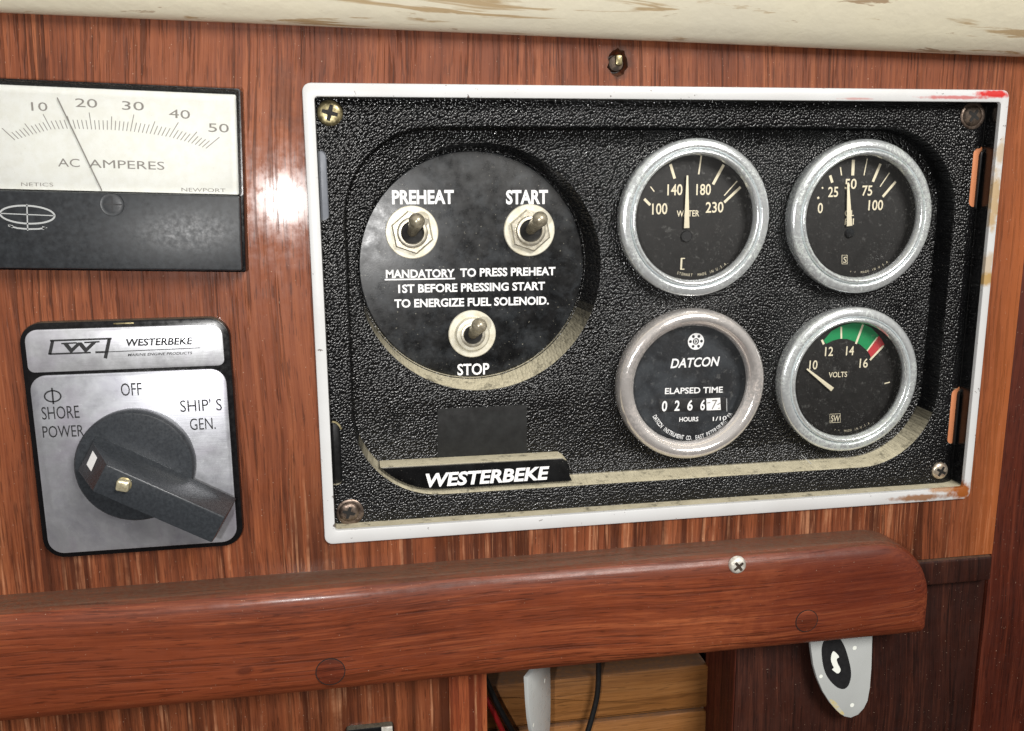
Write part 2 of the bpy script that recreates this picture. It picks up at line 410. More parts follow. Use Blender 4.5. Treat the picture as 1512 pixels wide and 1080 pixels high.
M['zinc'] = bezel_mat('corroded_chrome', srgb(240, 244, 246), srgb(176, 184, 176), .13, .85)
M['pinkchrome'] = bezel_mat('tarnished_chrome', srgb(238, 233, 230), srgb(178, 164, 156), .1, .6)
M['dial'] = simple('black_dial', srgb(20, 19, 19), .5, mott=.4, mcol=srgb(36, 34, 33), mscale=160)
M['hourdial'] = simple('grey_black_dial', srgb(28, 30, 34), .4, mott=.5, mcol=srgb(70, 75, 80), mscale=90)
M['sleeve'] = simple('dark_glossy_sleeve', srgb(60, 60, 60), .25, .4)
M['cream'] = simple('cream_print', srgb(238, 228, 200), .5)
M['white'] = simple('white_print', srgb(245, 245, 245), .5)
M['dullwhite'] = simple('dull_white_print', srgb(170, 172, 172), .5)
M['green'] = simple('green_print', srgb(20, 142, 84), .5)
M['red'] = simple('red_print', srgb(196, 60, 66), .5)
M['ink'] = simple('black_ink', srgb(28, 28, 30), .5)
M['grey_ink'] = simple('grey_ink', srgb(128, 124, 120), .6)
M['paper'] = simple('aged_white_dial', srgb(222, 223, 220), .6, mott=.3, mcol=srgb(204, 202, 190), mscale=300)
M['meterblack'] = simple('satin_black_case', srgb(36, 38, 41), .42, mott=.35, mcol=srgb(62, 66, 70), mscale=500, bump=.01, bscale=3000)
M['backplate'] = simple('gloss_black_plate', srgb(14, 14, 16), .25, dust=.12)
M['knob'] = simple('grey_black_plastic', srgb(44, 47, 51), .28, mott=.18, mcol=srgb(84, 89, 94), mscale=900, bump=.02, bscale=2500)
M['nickel'] = simple('dull_nickel', srgb(226, 220, 204), .36, .75, mott=.5, mcol=srgb(178, 168, 140), mscale=500, bump=.02, bscale=1500)
M['washer'] = simple('bright_washer', srgb(232, 228, 212), .45, .35, mott=.5, mcol=srgb(200, 190, 160), mscale=260, bump=.03, bscale=900)
M['lever'] = simple('aged_metal_lever', srgb(176, 168, 148), .3, .45, mott=.7, mcol=srgb(104, 94, 76), mscale=420)
M['hole'] = simple('dark_hole', srgb(16, 14, 12), .7)
M['brass'] = simple('aged_brass', srgb(180, 168, 128), .38, .75, mott=.85, mcol=srgb(88, 78, 54), mscale=500, bump=.04)
M['steel_dark'] = simple('tarnished_steel', srgb(140, 124, 112), .35, .85, mott=.8, mcol=srgb(70, 56, 50), mscale=500, bump=.04)
M['rusty'] = simple('rusty_steel', srgb(92, 78, 66), .6, .5, mott=.9, mcol=srgb(42, 34, 28), mscale=420, bump=.12)
M['bright'] = simple('bright_steel', srgb(226, 214, 196), .32, .8, mott=.6, mcol=srgb(150, 120, 96), mscale=600, bump=.05)
M['gold'] = simple('plated_screw', srgb(236, 228, 196), .3, .7, mott=.4, mcol=srgb(150, 130, 80), mscale=900)
M['silver'] = simple('silver_screw', srgb(232, 228, 218), .4, .35, mott=.6, mcol=srgb(150, 142, 130), mscale=500, bump=.2)
M['cable'] = simple('black_cable', srgb(20, 20, 21), .45)
M['redcable'] = simple('red_cable', srgb(150, 24, 26), .5)
M['patch'] = simple('matt_black_label', srgb(12, 12, 12), .75, mott=.4, mcol=srgb(34, 36, 36), mscale=220)
M['slot'] = simple('glare_grey_tab', srgb(110, 114, 122), .4, mott=.4, mcol=srgb(134, 138, 146), mscale=120)  # upper left slot: glare put into the colour as a lighter grey
M['tab'] = simple('black_side_tab', srgb(24, 24, 25), .35, dust=.5)
M['gap'] = simple('orange_wood_edge', srgb(206, 132, 90), .6)
def plate_mat(name, a, b, c3):
    t = NT(name)
    v = t.mapc((1, 1, 1), rot_=(0, math.radians(35), 0))
    cl_ = t.noise(42, 6, .6, .8)
    c = t.ramp(cl_, [(.32, a), (.5, b), (.68, c3)])
    sc_ = t.ramp(t.noise(330, 6, .75, 1.2), [(.60, 0.0), (.68, 1.0)])
    c = t.mix(t.math('MULTIPLY', sc_, .45), c, srgb(220, 224, 226))
    br = t.noise(2600, 2, .5, vec=t.mapc((.06, 1, 1)))
    return t.fin(color=c, metal=.7, rough=t.ramp(t.noise(120, 6, .7), [(.3, .3), (.7, .5)]), normal=t.bump(br, .012))
M['plate'] = plate_mat('scuffed_aluminium', srgb(168, 168, 178), srgb(190, 192, 198), srgb(180, 176, 188))
M['nameplate'] = plate_mat('satin_aluminium', srgb(206, 206, 212), srgb(218, 220, 224), srgb(208, 206, 216))
M['tonguewhite'] = simple('white_plastic', srgb(188, 191, 190), .3, mott=.2, mcol=srgb(178, 182, 178), mscale=120)
def tongue_mat():
    t = NT('stained_white_plastic')
    b = P(*ZT(400, 830), -3)
    return t.fin(color=t.mix(t.math('MULTIPLY', t.ramp(t.noise(160, 4), [(.5, 0.0), (.62, 1.0)]), .3), srgb(178, 182, 176), srgb(190, 178, 130)), rough=.3)
M['dot'] = simple('pale_dots', srgb(245, 248, 240), .4)
M['stain'] = simple('yellow_stain', srgb(200, 184, 132), .5, mott=.9, mcol=srgb(188, 190, 184), mscale=420)
def glass_mat(name='clear_lens', tint=(1, 1, 1, 1), scr=.10):
    t = NT(name); t.t.nodes.remove(t.b)
    tr = t.n('BsdfTransparent', Color=tint)
    gl = t.n('BsdfGlossy', Color=(1, 1, 1, 1), Roughness=.05)
    lw = t.n('Fresnel', IOR=1.45)
    a = t.n('MixShader'); t.set(a.inputs[0], lw.outputs[0]); t.t.links.new(tr.outputs[0], a.inputs[1]); t.t.links.new(gl.outputs[0], a.inputs[2])
    df = t.n('BsdfDiffuse', Color=srgb(200, 200, 195))
    sp = t.ramp(t.noise(420, 4, .65), [(.60, 0.0), (.72, 1.0)])
    fine = t.ramp(t.noise(2500, 2, .5), [(.68, 0.0), (.74, 1.0)])
    f = t.math('ADD', t.math('MULTIPLY', sp, scr), t.math('MULTIPLY', fine, scr*3))
    f = t.math('ADD', f, .006)
    b = t.n('MixShader'); t.set(b.inputs[0], f); t.t.links.new(a.outputs[0], b.inputs[1]); t.t.links.new(df.outputs[0], b.inputs[2])
    t.t.links.new(b.outputs[0], t.out.inputs[0]); return t.m
M['glass'] = glass_mat(); M['cover'] = glass_mat('clear_cover', (.97, .97, .96, 1), .03)
# ================================================================ SETTING
# ---- plywood wall with the cut-out for the instrument panel
ply = MB()
outer = [(-150, -60), (330, -60), (330, -60.1), (285.2, -60.1), (284.6, 194.5), (61.2, 194.5), (61.2, 330), (-150, 330)]
outer = [(-150, -60), (285.4, -60), (284.6, 194.5), (45.5, 194.5), (45.5, 330), (-150, 330)]
hole_c = P(912, 93, 1.5)
HO = [(hole_c[0]+(3.7+.5*math.sin(i*2.3))*math.cos(i*math.pi/10), hole_c[1]+(4.9+.5*math.sin(i*3.1))*math.sin(i*math.pi/10)) for i in range(20)]
ply.sheet(outer, [rr(2, 2, 268, 165.7, 1, 3), HO], 1.5)
a = ply.loop(outer, 1.5); b = ply.loop(outer, 9); ply.bridge(a, b)
a = ply.loop(rr(2, 2, 268, 165.7, 1, 3), 1.5); b = ply.loop(rr(2, 2, 268, 165.7, 1, 3), 30); ply.bridge(a, b)
a = ply.loop(HO, 1.5); b = ply.loop(circ(hole_c, 3.1, 20), 6); ply.bridge(a, b)
wall = struct(ply, 'wall', M['ply'])
sh = MB(); sh.lathe(hole_c, [(3.0, 6), (3.0, 4.2), (2.6, 3.6), (1.2, 3.3), (.4, 3.3)], 24)
kid(sh, 'screw', M['rusty'], wall, 'old corroded screw sunk in a ragged hole')
pl = MB(); pl.box(hole_c[0]-.4, hole_c[0]+2.2, hole_c[1]-3.0, hole_c[1]+.8, 2.4, 6, .7)
kid(pl, 'wood_chip', M['brass'], wall)
# ---- side and lower dark wood
side = MB(); side.box(285.4, 420, -80, 340, 3.0, 30, 1.2)
struct(side, 'side_wall', M['dark'])
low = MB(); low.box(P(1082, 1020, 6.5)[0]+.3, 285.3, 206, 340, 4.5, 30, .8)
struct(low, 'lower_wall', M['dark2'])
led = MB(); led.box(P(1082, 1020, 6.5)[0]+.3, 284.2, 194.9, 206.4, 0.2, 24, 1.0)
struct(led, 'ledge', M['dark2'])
dx0, dx1 = P(1052, 1020, 6.5)[0], P(1082, 1020, 6.5)[0]
div = MB(); div.box(dx1-.2, dx1+9, 207, 340, 5.2, 37, .6)
struct(div, 'divider', M['dark'])
st = MB(); st.box(45.6, 61.2, 194.8, 330, 0.9, 14, .7)
struct(st, 'edging_strip', M['strip'])
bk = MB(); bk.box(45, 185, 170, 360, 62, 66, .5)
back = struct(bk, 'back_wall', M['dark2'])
yb = P(900, 1062, 34)[1]; xr = P(1047, 1010, 34)[0]; yt = P(1040, 986, 34)[1]
for y0, y1 in ((yt-1.5, yb-.5), (yb+.7, yb+42)):
    q = MB(); r_ = 3
    q = slab(rr4(40, y0, xr, y1, (1, r_, 1.2, 1), 6), 60, 34, 1.4)
    kid(q, 'board', M['board'], back)
# ---- ceiling bead: profile carried along the wall joint
cb = MB()
prof = [(9, 2.0), (1.6, .0), (-2, .7), (-5, .2), (-8, -1.6), (-12.5, -5.5), (-20, -14), (-29, -27), (-45, -55), (-45, -90), (9, -90)]
xs = [-170, -60, 60, 180, 300, 420]; rings = []
for x in xs:
    y = -20.8+(x+93)/(274.4+93)*(-12.7+20.8)
    rings.append([cb.vert(x, y+py, pz) for pz, py in spline([(p[0], p[1], 0) for p in prof[:9]], 4) and [(p[0], p[1]) for p in spline([(p[0], p[1], 0) for p in prof[:9]], 4)]+prof[9:]])
for a, b in zip(rings, rings[1:]): cb.bridge(a, b)
cb.cap(rings[0], True); cb.cap(rings[-1])
struct(cb, 'ceiling', M['ceiling'])
# ================================================================ INSTRUMENT PANEL
panel = thing('instrument_panel', 'large black engine panel in a chipped white frame, with four round gauges and three toggles',
              'instrument panel', (135, 167.7, 1.5))
fr = MB()
def O(r, d=0): return rr(d, d, 270-d, 167.7-d, r, 5)
def I(r, d=0): return rr(4.0-d, 4.6-d, 266.6+d, 162.4+d, r, 5)
fr.loft([(O(3), 1.5), (O(3), .6), (O(2.8, .15), .2), (O(2.5, .6), 0), (I(1.6, .5), 0), (I(1.3, .1), .15), (I(1.2), .5), (I(1.2), 1.8)], False, False)
kid(fr, 'frame', M['frame'], panel)
lin = MB(); lin.loft([(I(1.2, .02), 1.8), (I(1.2, .02), 16)], False, False)
kid(lin, 'frame_liner', M['smooth'], panel)
mo = MB()
ny = {}
def notch(u, v0, v1): return P(u, v0, 7)[1], P(u, v1, 7)[1], P(u, (v0+v1)/2, 7)[0]
lt0, lt1, lx = notch(484, 222, 326); lb0, lb1, lx2 = notch(504, 626, 716)
rt0, rt1, rx = notch(1434, 219, 306); rb0, rb1, rx2 = notch(1402, 575, 656)
XL, XR, YT, YB = 4.1, 262.0, 4.7, 162.3
def nc(x, y0, y1, side_, r=2.2):
    xe = XL if side_ < 0 else XR; out = []
    # arc corners into the plate
    if side_ < 0:
        pts = [(xe, y1)]+[(x-r+r*math.sin(t), y1-r+r*math.cos(t)) for t in [i*math.pi/8 for i in range(5)]]
        pts += [(x-r+r*math.cos(t), y0+r-r*math.sin(t)) for t in [i*math.pi/8 for i in range(5)]]+[(xe, y0)]
    else:
        pts = [(xe, y0)]+[(x+r-r*math.sin(t), y0+r-r*math.cos(t)) for t in [i*math.pi/8 for i in range(5)]]
        pts += [(x+r-r*math.cos(t), y1-r+r*math.sin(t)) for t in [i*math.pi/8 for i in range(5)]]+[(xe, y1)]
    return pts
plate = [(XL, YT), (XR, YT)]+nc(rx, rt0, rt1, 1)+nc(rx2, rb0, rb1, 1)+[(XR, YB), (XL, YB)]+nc(lx2, lb0, lb1, -1)+nc(lx, lt0, lt1, -1)
C = lambda d, dr=0, ddr=0: rr4(12.2+d, 14.1+d, 255.6-d-dr, 152.9-d-ddr, (33-d,)*4, 14)
mo.sheet(plate, [C(-.5)], 7)
a = mo.loop(plate, 7); b = mo.loop(plate, 9.5); mo.bridge(a, b)
# flange at the right folds back
for y0, y1 in ((YT, rt0), (rt1, rb0), (rb1, YB)):
    i = [mo.vert(XR, y0, 7), mo.vert(XR, y1, 7), mo.vert(266.5, y1, 8.6), mo.vert(266.5, y0, 8.6)]; mo.f.append(tuple(i))
mo.loft([(C(-.5), 7), (C(-.15), 7.12), (C(0), 7.5), (C(.35, .6, .5), 16.2), (C(.6, .6, .5), 16.8), (C(1.0, .6, .5), 17)], False, False)
GA = {'w': (146.9, 48.3, 30.8), 'o': (217.2, 48.8, 31.0), 'h': (147.6, 114.8, 31.3), 'v': (216.7, 115.9, 31.0)}
RC = (63.2, 66.9); DC = (61.3, 66.3)
mo.sheet(C(1.0, .6, .5), [circ(RC, 47.8, 96)]+[circ(g[:2], 27.5, 48) for g in GA.values()], 17)
mo.loft([(circ(RC, 47.8, 96), 17), (circ(RC, 47.55, 96), 17.1), (circ(RC, 47.4, 96), 17.5), (circ(DC, 45.3, 96), 25.4), (circ(DC, 44.9, 96), 25.4), (circ(DC, 44.7, 96), 26.4), (circ(DC, 43, 96), 26.4)], False, False)
face = kid(mo, 'face_plate', M['black'], panel)
di = MB(); di.lathe(DC, [(44.4, 26.8), (44.4, 26.1), (44.2, 25.95), (43.9, 25.9)], 96)
disc = kid(di, 'switch_disc', M['disc'], panel, 'smudged black round plate carrying the three toggle switches')
for nm, x0, x1, y0, y1 in (('side_slot', XL-.1, lx+.4, lt0-.4, lt1+.4), ('side_slot', XL-.1, lx2+.4, lb0-.4, lb1+.4)):
    q = MB(); q.box(x0, x1, y0, y1, 7.7 if y0 < 80 else 8.6, 10, .3)
    kid(q, nm, M['slot'] if y0 < 80 else M['tab'], panel)
for x0, y0, y1 in ((rx, rt0, rt1), (rx2, rb0, rb1)):
    q = MB(); q.box(x0-.5, 266.4, y0-.5, y1+.5, 8.3, 9.3, .2); kid(q, 'gap_backing', M['gap'], panel)
    q = slab(rr4(x0+3.4, y0+.4, 266.5, y1+1, (2.6, .4, .4, .4), 6), 10, 7.2, .7); kid(q, 'side_tab', M['tab'], panel)
li = MB(); li.tube([(*P(1183, 672, 15), 15), (*P(1190, 678, 14), 13.5), (*P(1197, 685, 13), 12.5)], .14, 5); kid(li, 'lint', M['dullwhite'], face)
ri = MB(); ri.ribbon([P(u_, v_, 6.9) for u_, v_ in ((490, 623), (496, 624), (501, 628), (504, 634))], .7, 6.9); kid(ri, 'slot_rim', M['brass'], face)
# label patch
zp = 16.92
pts = [P(646, 604, zp), P(778, 598, zp), P(778, 669, zp), P(646, 676, zp)]
q = slab(pts, 17.02, 16.9, .05); kid(q, 'blank_label', M['patch'], face)
# name bar
bc = (45.2, 119.9); ring = []
for i in range(9):
    t = math.radians(180-42-i*(48)/8); ring.append((bc[0]+31.4*math.cos(t), bc[1]+31.4*math.sin(t)))
bar = ring+[(97.8, 151.3), (96.9, 149.2), (96.3, 144.5), (95.4, 142.4), (93.6, 141.3)]
bar = [(x, y+.2) for x, y in bar]
nb = slab(bar, 17.0, 8.2, .5)
nbo = kid(nb, 'name_bar', M['smooth'], face)
tx = TX(); tx.t('WESTERBEKE', ZW(640, 512), ZW(1226, 474), 62/3.217, 8.1, shear=.18, bold=.034)
tx.put(M['white'], face)
# disc lettering
tx = TX(); z = 25.84
B = .036
tx.t('PREHEAT', ZD(136, 178), ZD(454, 176), 70/3.484, z, bold=B)
tx.t('START', ZD(722, 178), ZD(938, 176), 70/3.484, z, bold=B)
tx.t('MANDATORY', ZD(104, 560), ZD(458, 555), 42/3.484, z, bold=.03)
tx.t('TO PRESS PREHEAT', ZD(486, 553), ZD(976, 544), 42/3.484, z, bold=.03)
tx.t('1ST BEFORE PRESSING START', ZD(168, 636), ZD(922, 620), 42/3.484, z, bold=.03)
tx.t('TO ENERGIZE FUEL SOLENOID.', ZD(148, 712), ZD(942, 695), 42/3.484, z, bold=.03)
tx.t('STOP', ZD(472, 1060), ZD(636, 1054), 58/3.484, z, bold=.02)
stroke(tx.l[2][0], ZD(98, 569), ZD(460, 563), 2.2, z)
tx.put(M['white'], disc)
# toggle switches
def toggle(c, tip, label, hexnut=True, rw=10.2, ztip=9.5, bush=5.6):
    c = P(*c, 25.2); w = MB()
    w.lathe(c, [(rw, 25.9), (rw, 25.3), (rw-.3, 25.05), (5, 25.0)], 48)
    ts = kid(w, 'toggle_switch', M['washer'], panel, label)
    if rw > 10 and not hexnut: pass
    nb_ = [(c[0]+.2, c[1]-4)]
    if hexnut:
        h = MB(); hx = circ(c, 8.4, 6, .35)
        h.loft([(hx, 25.0), (hx, 23.2), (inset(hx, .5), 22.9), (circ(c, 5, 6, .35), 22.9)], False, True); kid(h, 'nut', M['nickel'], ts, smooth=20)
    else:
        h = MB(); h.lathe(c, [(7.0, 25.0), (6.8, 23.8), (6.3, 23.2), (5.2, 23.0)], 48); kid(h, 'nut', M['washer'], ts)
    b = MB(); zb = 21.4 if hexnut else 22.4
    b.lathe(c, [(bush+.3, 23.1), (bush+.3, zb+.9), (bush-.2, zb+.5), (bush, zb+.2), (bush-.3, zb), (bush-1.1, zb), (bush-1.3, zb+.4), (bush-1.4, 24.5), (bush-1.8, 24.6)], 48, cap1=False)
    kid(b, 'bushing', M['nickel'], ts)
    b = MB(); b.lathe(c, [(bush-1.1, 22.9 if hexnut else 22.95)], 32) if False else b.flat(circ(c, bush-1.0, 32), 22.85)
    kid(b, 'socket', M['hole'], ts)
    T = P(*tip, ztip); A = Vector((c[0], c[1], 24.0)); Bv = Vector((T[0], T[1], ztip)); d = (Bv-A)
    pts = []; rs = []
    for f, r in ((0, 1.9), (.12, 2.1), (.4, 2.35), (.72, 2.75), (.86, 3.0)): pts.append(tuple(A+d*f)); rs.append(r)
    L = d.length; rt = 3.05
    for k in range(1, 8):
        aa = math.pi/2*k/7.2; pts.append(tuple(A+d.normalized()*(L*.86+rt*math.sin(aa)))); rs.append(rt*math.cos(aa))
    l = MB(); l.tube(pts, rs, 24); kid(l, 'lever', M['lever'], ts, smooth=60)
toggle((608.3, 343.3), (616.5, 324), 'preheat toggle switch with its lever tipped slightly up')
toggle((781.7, 340.4), (799.5, 321.5), 'start toggle switch with its lever tipped up to the right')
toggle((697.3, 493.4), (709.0, 479), 'stop toggle switch at the bottom with a plain round washer', hexnut=False, rw=9.5, bush=4.9)
# panel screws
def phillips(parent, c, r, z, mat, label=None, ang=.2, cross=True, name='screw', h=1.5, washer=None):
    if washer:
        w = MB(); w.lathe(c, [(washer, z), (washer, z-.5), (washer-.3, z-.7), (r, z-.7)], 32); 
    s_ = MB(); s_.lathe(c, [(r, z), (r, z-.4), (r*.93, z-h*.62), (r*.72, z-h*.88), (r*.4, z-h)], 32)
    so = kid(s_, name, mat, parent, label, smooth=60)
    if cross:
        x = MB(); zz = z-h-.04
        for k in range(2):
            bx = [(-.62*r, -.13*r), (-.2*r, -.17*r), (.2*r, -.17*r), (.62*r, -.13*r), (.62*r, .13*r), (.2*r, .17*r), (-.2*r, .17*r), (-.62*r, .13*r)]
            pp = rot([(c[0]+a_, c[1]+b_) for a_, b_ in bx], c, ang+k*math.pi/2)
            x.flat(pp, zz-.02*k)
        return so, x
    return so, None
# the cross is a child of the screw only where the screw itself is a part
for px, r, mt, lb, ag in (((487, 167), 4.5, 'brass', 'brass cross-head screw in the top left corner', .25), ((1437, 171), 4.2, 'rusty', 'dark rusty screw in the top right corner', .6),
                          ((515, 757), 3.9, 'steel_dark', 'tarnished steel screw in the bottom left corner', .3), ((1389, 696), 3.7, 'bright', 'bright screw in the bottom right corner', .5)):
    so, x = phillips(panel, P(*px, 6), r, 7, M[mt], lb, ag)
    kid(x, 'screw_slot', M['hole'], so)
w = MB(); w.lathe(P(1437, 171, 6.5), [(5.3, 7), (5.3, 6.7), (5.0, 6.5), (4, 6.5)], 32); kid(w, 'washer', M['steel_dark'], panel)
w = MB(); w.lathe(P(517, 757, 6.5), [(5.2, 7), (5.2, 6.7), (4.9, 6.5), (4, 6.5)], 32); kid(w, 'washer', M['steel_dark'], panel)
# gauges
ZDL = 16.5
def gauge(name, g, label, mat, dialmat, wide=False):
    c = g[:2]; R = g[2]-.5; b = MB(); k = R-30.8
    if not wide:
        pr = [(30.2, 17), (30.8, 15), (31.0, 11.4), (30.9, 10.6), (30.5, 10.0), (29.6, 9.6), (28.5, 9.35), (27.6, 9.3), (27.3, 9.6), (27.05, 10.8), (26.85, 10.8), (26.6, 9.3), (26.2, 8.85), (25.6, 8.8), (25.1, 9.3), (24.7, 10.6), (24.5, 11.6)]
    else:
        pr = [(30.2, 17), (30.9, 15), (31.0, 11.6), (30.6, 9.8), (29.4, 8.4), (27.8, 7.9), (26.6, 8.1), (26.0, 8.8), (25.7, 9.1), (25.0, 9.6), (24.2, 11.4), (24.0, 12.4), (24.0, 12.5)]
    b.lathe(c, [(r+k, z) for r, z in pr], 96, cap1=False)
    go = kid(b, name, mat, panel, label, smooth=50)
    sl = MB(); sl.lathe(c, [(24.5+k if not wide else 24.0+k, 11.65 if not wide else 12.45), (25.4+k, 12.5), (25.6+k, ZDL)], 64, cap1=False); kid(sl, 'sleeve', M['sleeve'], go)
    d = MB(); d.flat(circ(c, 26.2, 64), ZDL); dl = kid(d, 'dial', dialmat, go)
    gl = MB(); rg = 24.9+k; pf = [(rg*f, 11.0-1.2*(1-f*f)) for f in (1, .9, .75, .55, .35, .15, .02)]
    gl.lathe(c, pf, 64); kid(gl, 'glass', M['glass'], go, smooth=60)
    return go
def needle(go, Z, tip, base, wt, wb, z=15.2, scale=3.024):
    q = MB(); A = Vector(P(*Z(*base), z)); T = Vector(P(*Z(*tip), z)); d = (T-A).normalized(); n = Vector((-d.y, d.x))
    f = .26/scale
    pts = [A+n*wb*f/2, A-n*wb*f/2, T-n*wt*f/2, T+n*wt*f/2]
    q = slab([tuple(p) for p in pts], z+.25, z, .05); kid(q, 'needle', M['cream'], go)
def ticks(go, Z, lst, mat='cream', z=ZDL-.08):
    q = MB()
    for a, b, w_ in lst: stroke(q, Z(*a), Z(*b), w_/3.024, z)
    kid(q, 'scale_marks', M[mat], go)
def hub(go, Z, c, r, mat, z0=ZDL, z1=15.6):
    q = MB(); cc = P(*Z(*c), z1); q.lathe(cc, [(r, z0), (r, z1+.3), (r-.3, z1), (.3, z1)], 24); kid(q, 'hub', M[mat], go)
zt = ZDL-.1
g = gauge('water_temperature_gauge', GA['w'], 'water temperature gauge marked 100 to 230, at the top beside the switches', M['zinc'], M['dial'])
ticks(g, Z5, [((155, 345), (182, 372), 12), ((183, 290), (200, 312), 5), ((272, 190), (291, 254), 13), ((410, 152), (398, 235), 7), ((510, 192), (462, 280), 13), ((570, 265), (512, 330), 5), ((585, 292), (512, 360), 12)])
tx = TX()
tx.t('100', Z5(190, 414), Z5(258, 412), 50/3.024, zt, bold=.014); tx.t('140', Z5(258, 328), Z5(325, 327), 50/3.024, zt, bold=.014)
tx.t('180', Z5(387, 327), Z5(452, 326), 50/3.024, zt, bold=.014); tx.t('230', Z5(429, 406), Z5(508, 404), 48/3.024, zt, bold=.014)
tx.t('WATER', Z5(300, 424), Z5(400, 422), 28/3.024, zt, bold=.014)
tx.t('[', Z5(316, 648), Z5(335, 648), 42/3.024, zt)
tx.arc('STEWART  MADE IN U.S.A.', P(*Z5(385, 425), zt), 262/3.024*.272, 107, 53, 1.15, zt)
tx.put(M['cream'], g)
needle(g, Z5, (348, 240), (345, 475), 8, 26); hub(g, Z5, (345, 512), 2.3, 'ink')
g = gauge('oil_pressure_gauge', GA['o'], 'oil pressure gauge marked 0 to 100, in the top right', M['zinc'], M['dial'])
ticks(g, Z5, [((930, 336), (934, 344), 10), ((949, 292), (953, 299), 7), ((985, 240), (995, 272), 13), ((1031, 203), (1036, 240), 6), ((1089, 170), (1086, 240), 15), ((1151, 165), (1136, 240), 5), ((1210, 188), (1176, 268), 13), ((1250, 228), (1208, 290), 5), ((1278, 267), (1220, 335), 12)])
tx = TX()
for s_, x0, x1, y in (('0', 929, 952, 408), ('25', 975, 1020, 336), ('50', 1050, 1102, 300), ('75', 1127, 1172, 330), ('100', 1155, 1220, 395)):
    tx.t(s_, Z5(x0, y), Z5(x1, y-1), 46/3.024, zt, bold=.014)
tx.t('OIL', Z5(1050, 421), Z5(1090, 420), 26/3.024, zt, bold=.014); tx.t('PSI', Z5(1050, 460), Z5(1090, 459), 28/3.024, zt, bold=.014)
q = MB(); q.ribbon([P(*Z5(*p), zt) for p in ((1038, 596), (1061, 596), (1061, 635), (1038, 635))], .25, zt, True)
text(q, 'S', Z5(1043, 630), Z5(1057, 630), 28/3.024, zt)
tx.arc('* *  MADE IN U.S.A.', P(*Z5(1125, 425), zt), 258/3.024*.272, 98, 53, 1.0, zt)
tx.put(M['cream'], g); kid(q, 'maker_mark', M['cream'], g)
needle(g, Z5, (1066, 272), (1072, 466), 9, 28); hub(g, Z5, (1075, 498), 2.0, 'disc')
g = gauge('hour_meter', GA['h'], 'elapsed time hour meter with a tarnished pinkish bezel and a number counter', M['pinkchrome'], M['hourdial'], True)
tx = TX(); zh = ZDL-.1
tx.t('DATCON', Z6(272, 344), Z6(492, 333), 42/3.024, zh, shear=.22, bold=.02)
tx.t('ELAPSED TIME', Z6(247, 460), Z6(505, 453), 27/3.024, zh, bold=.02)
tx.t('HOURS', Z6(311, 583), Z6(396, 581), 20/3.024, zh, bold=.018)
tx.t('1/10', Z6(461, 580), Z6(523, 575), 18/3.024, zh, bold=.015)
tx.arc('DATCON INSTRUMENT CO. EAST PETERSBURG, PA', P(*Z6(377, 460), zh), 218/3.024*.272, 152, 30, 1.9, zh, cw=.62, bold=.01)
tx.put(M['white'], g)
em = MB(); ec = P(*Z6(386, 225), zh); R_ = 3.45
em.sheet(circ(ec, R_, 40), [circ((ec[0]+2.35*math.cos(k*math.pi/3), ec[1]+2.35*math.sin(k*math.pi/3)), .62, 12) for k in range(6)]+[circ(ec, 1.35, 16)], zh)
em.ribbon([(ec[0]-.5, ec[1]-.8), (ec[0]+.2, ec[1]-.75), (ec[0]+.7, ec[1]), (ec[0]+.2, ec[1]+.75), (ec[0]-.5, ec[1]+.8)], .34, zh-.02, True)
kid(em, 'emblem', M['white'], g)
cw_ = MB(); cp = [P(*Z6(*p), zh) for p in ((222, 482), (524, 474), (526, 534), (224, 541))]
cw_ = slab(cp, ZDL-.02, ZDL-.12, .05); kid(cw_, 'counter_window', M['ink'], g)
tx = TX(); zc = ZDL-.2
for s_, x0, x1, y in (('0', 232, 256, 536), ('2', 289, 312, 534), ('6', 346, 370, 532), ('6', 404, 425, 531)):
    tx.t(s_, Z6(x0, y), Z6(x1, y), 46/3.024, zc, bold=.022)
tx.put(M['white'], g)
wd = MB(); wd.flat([P(*Z6(*p), zc) for p in ((432, 480), (494, 477), (497, 531), (434, 533))], zc); kid(wd, 'tenths_drum', M['white'], g)
tx = MB(); text(tx, '7', Z6(456, 528), Z6(480, 527), 44/3.024, zc-.05, shear=.1); stroke(tx, Z6(436, 500), Z6(450, 498), 1.6, zc-.05); stroke(tx, Z6(482, 508), Z6(495, 500), 1.6, zc-.05)
stroke(tx, Z6(484, 524), Z6(494, 522), 1.2, zc-.05)
kid(tx, 'tenths_digit', M['grey_ink'], g)
q = MB(); stroke(q, Z6(523, 480), Z6(524, 538), 1.4, zc); kid(q, 'window_edge', M['dullwhite'], g)
g = gauge('voltmeter', GA['v'], 'volt gauge with green and red bands, in the bottom right', M['zinc'], M['dial'])
zg = ZDL-.05; vc = Z6(1060, 425)
def band(pts_o, pts_i, mat, nm):
    q = MB(); o_ = [P(*Z6(*p), zg) for p in pts_o]; i_ = [P(*Z6(*p), zg) for p in pts_i]
    A = q.loop(o_, zg); Bq = q.loop(i_, zg)
    for k in range(len(A)-1): q.f.append((A[k], A[k+1], Bq[k+1], Bq[k]))
    kid(q, nm, M[mat], g)
band([(955, 222), (990, 180), (1035, 155), (1085, 143), (1130, 145), (1170, 165), (1203, 200)], [(968, 236), (995, 222), (1025, 214), (1060, 214), (1095, 226), (1120, 240), (1150, 266)], 'green', 'green_band')
band([(1203, 200), (1216, 218), (1228, 240)], [(1150, 266), (1162, 284), (1170, 304)], 'red', 'red_band')
ticks(g, Z6, [((948, 218), (957, 238), 11), ((1035, 160), (1035, 213), 9), ((1132, 150), (1100, 236), 11), ((1196, 206), (1150, 268), 7), ((1224, 244), (1163, 308), 10), ((1228, 413), (1252, 407), 6)], z=ZDL-.12)
tx = TX()
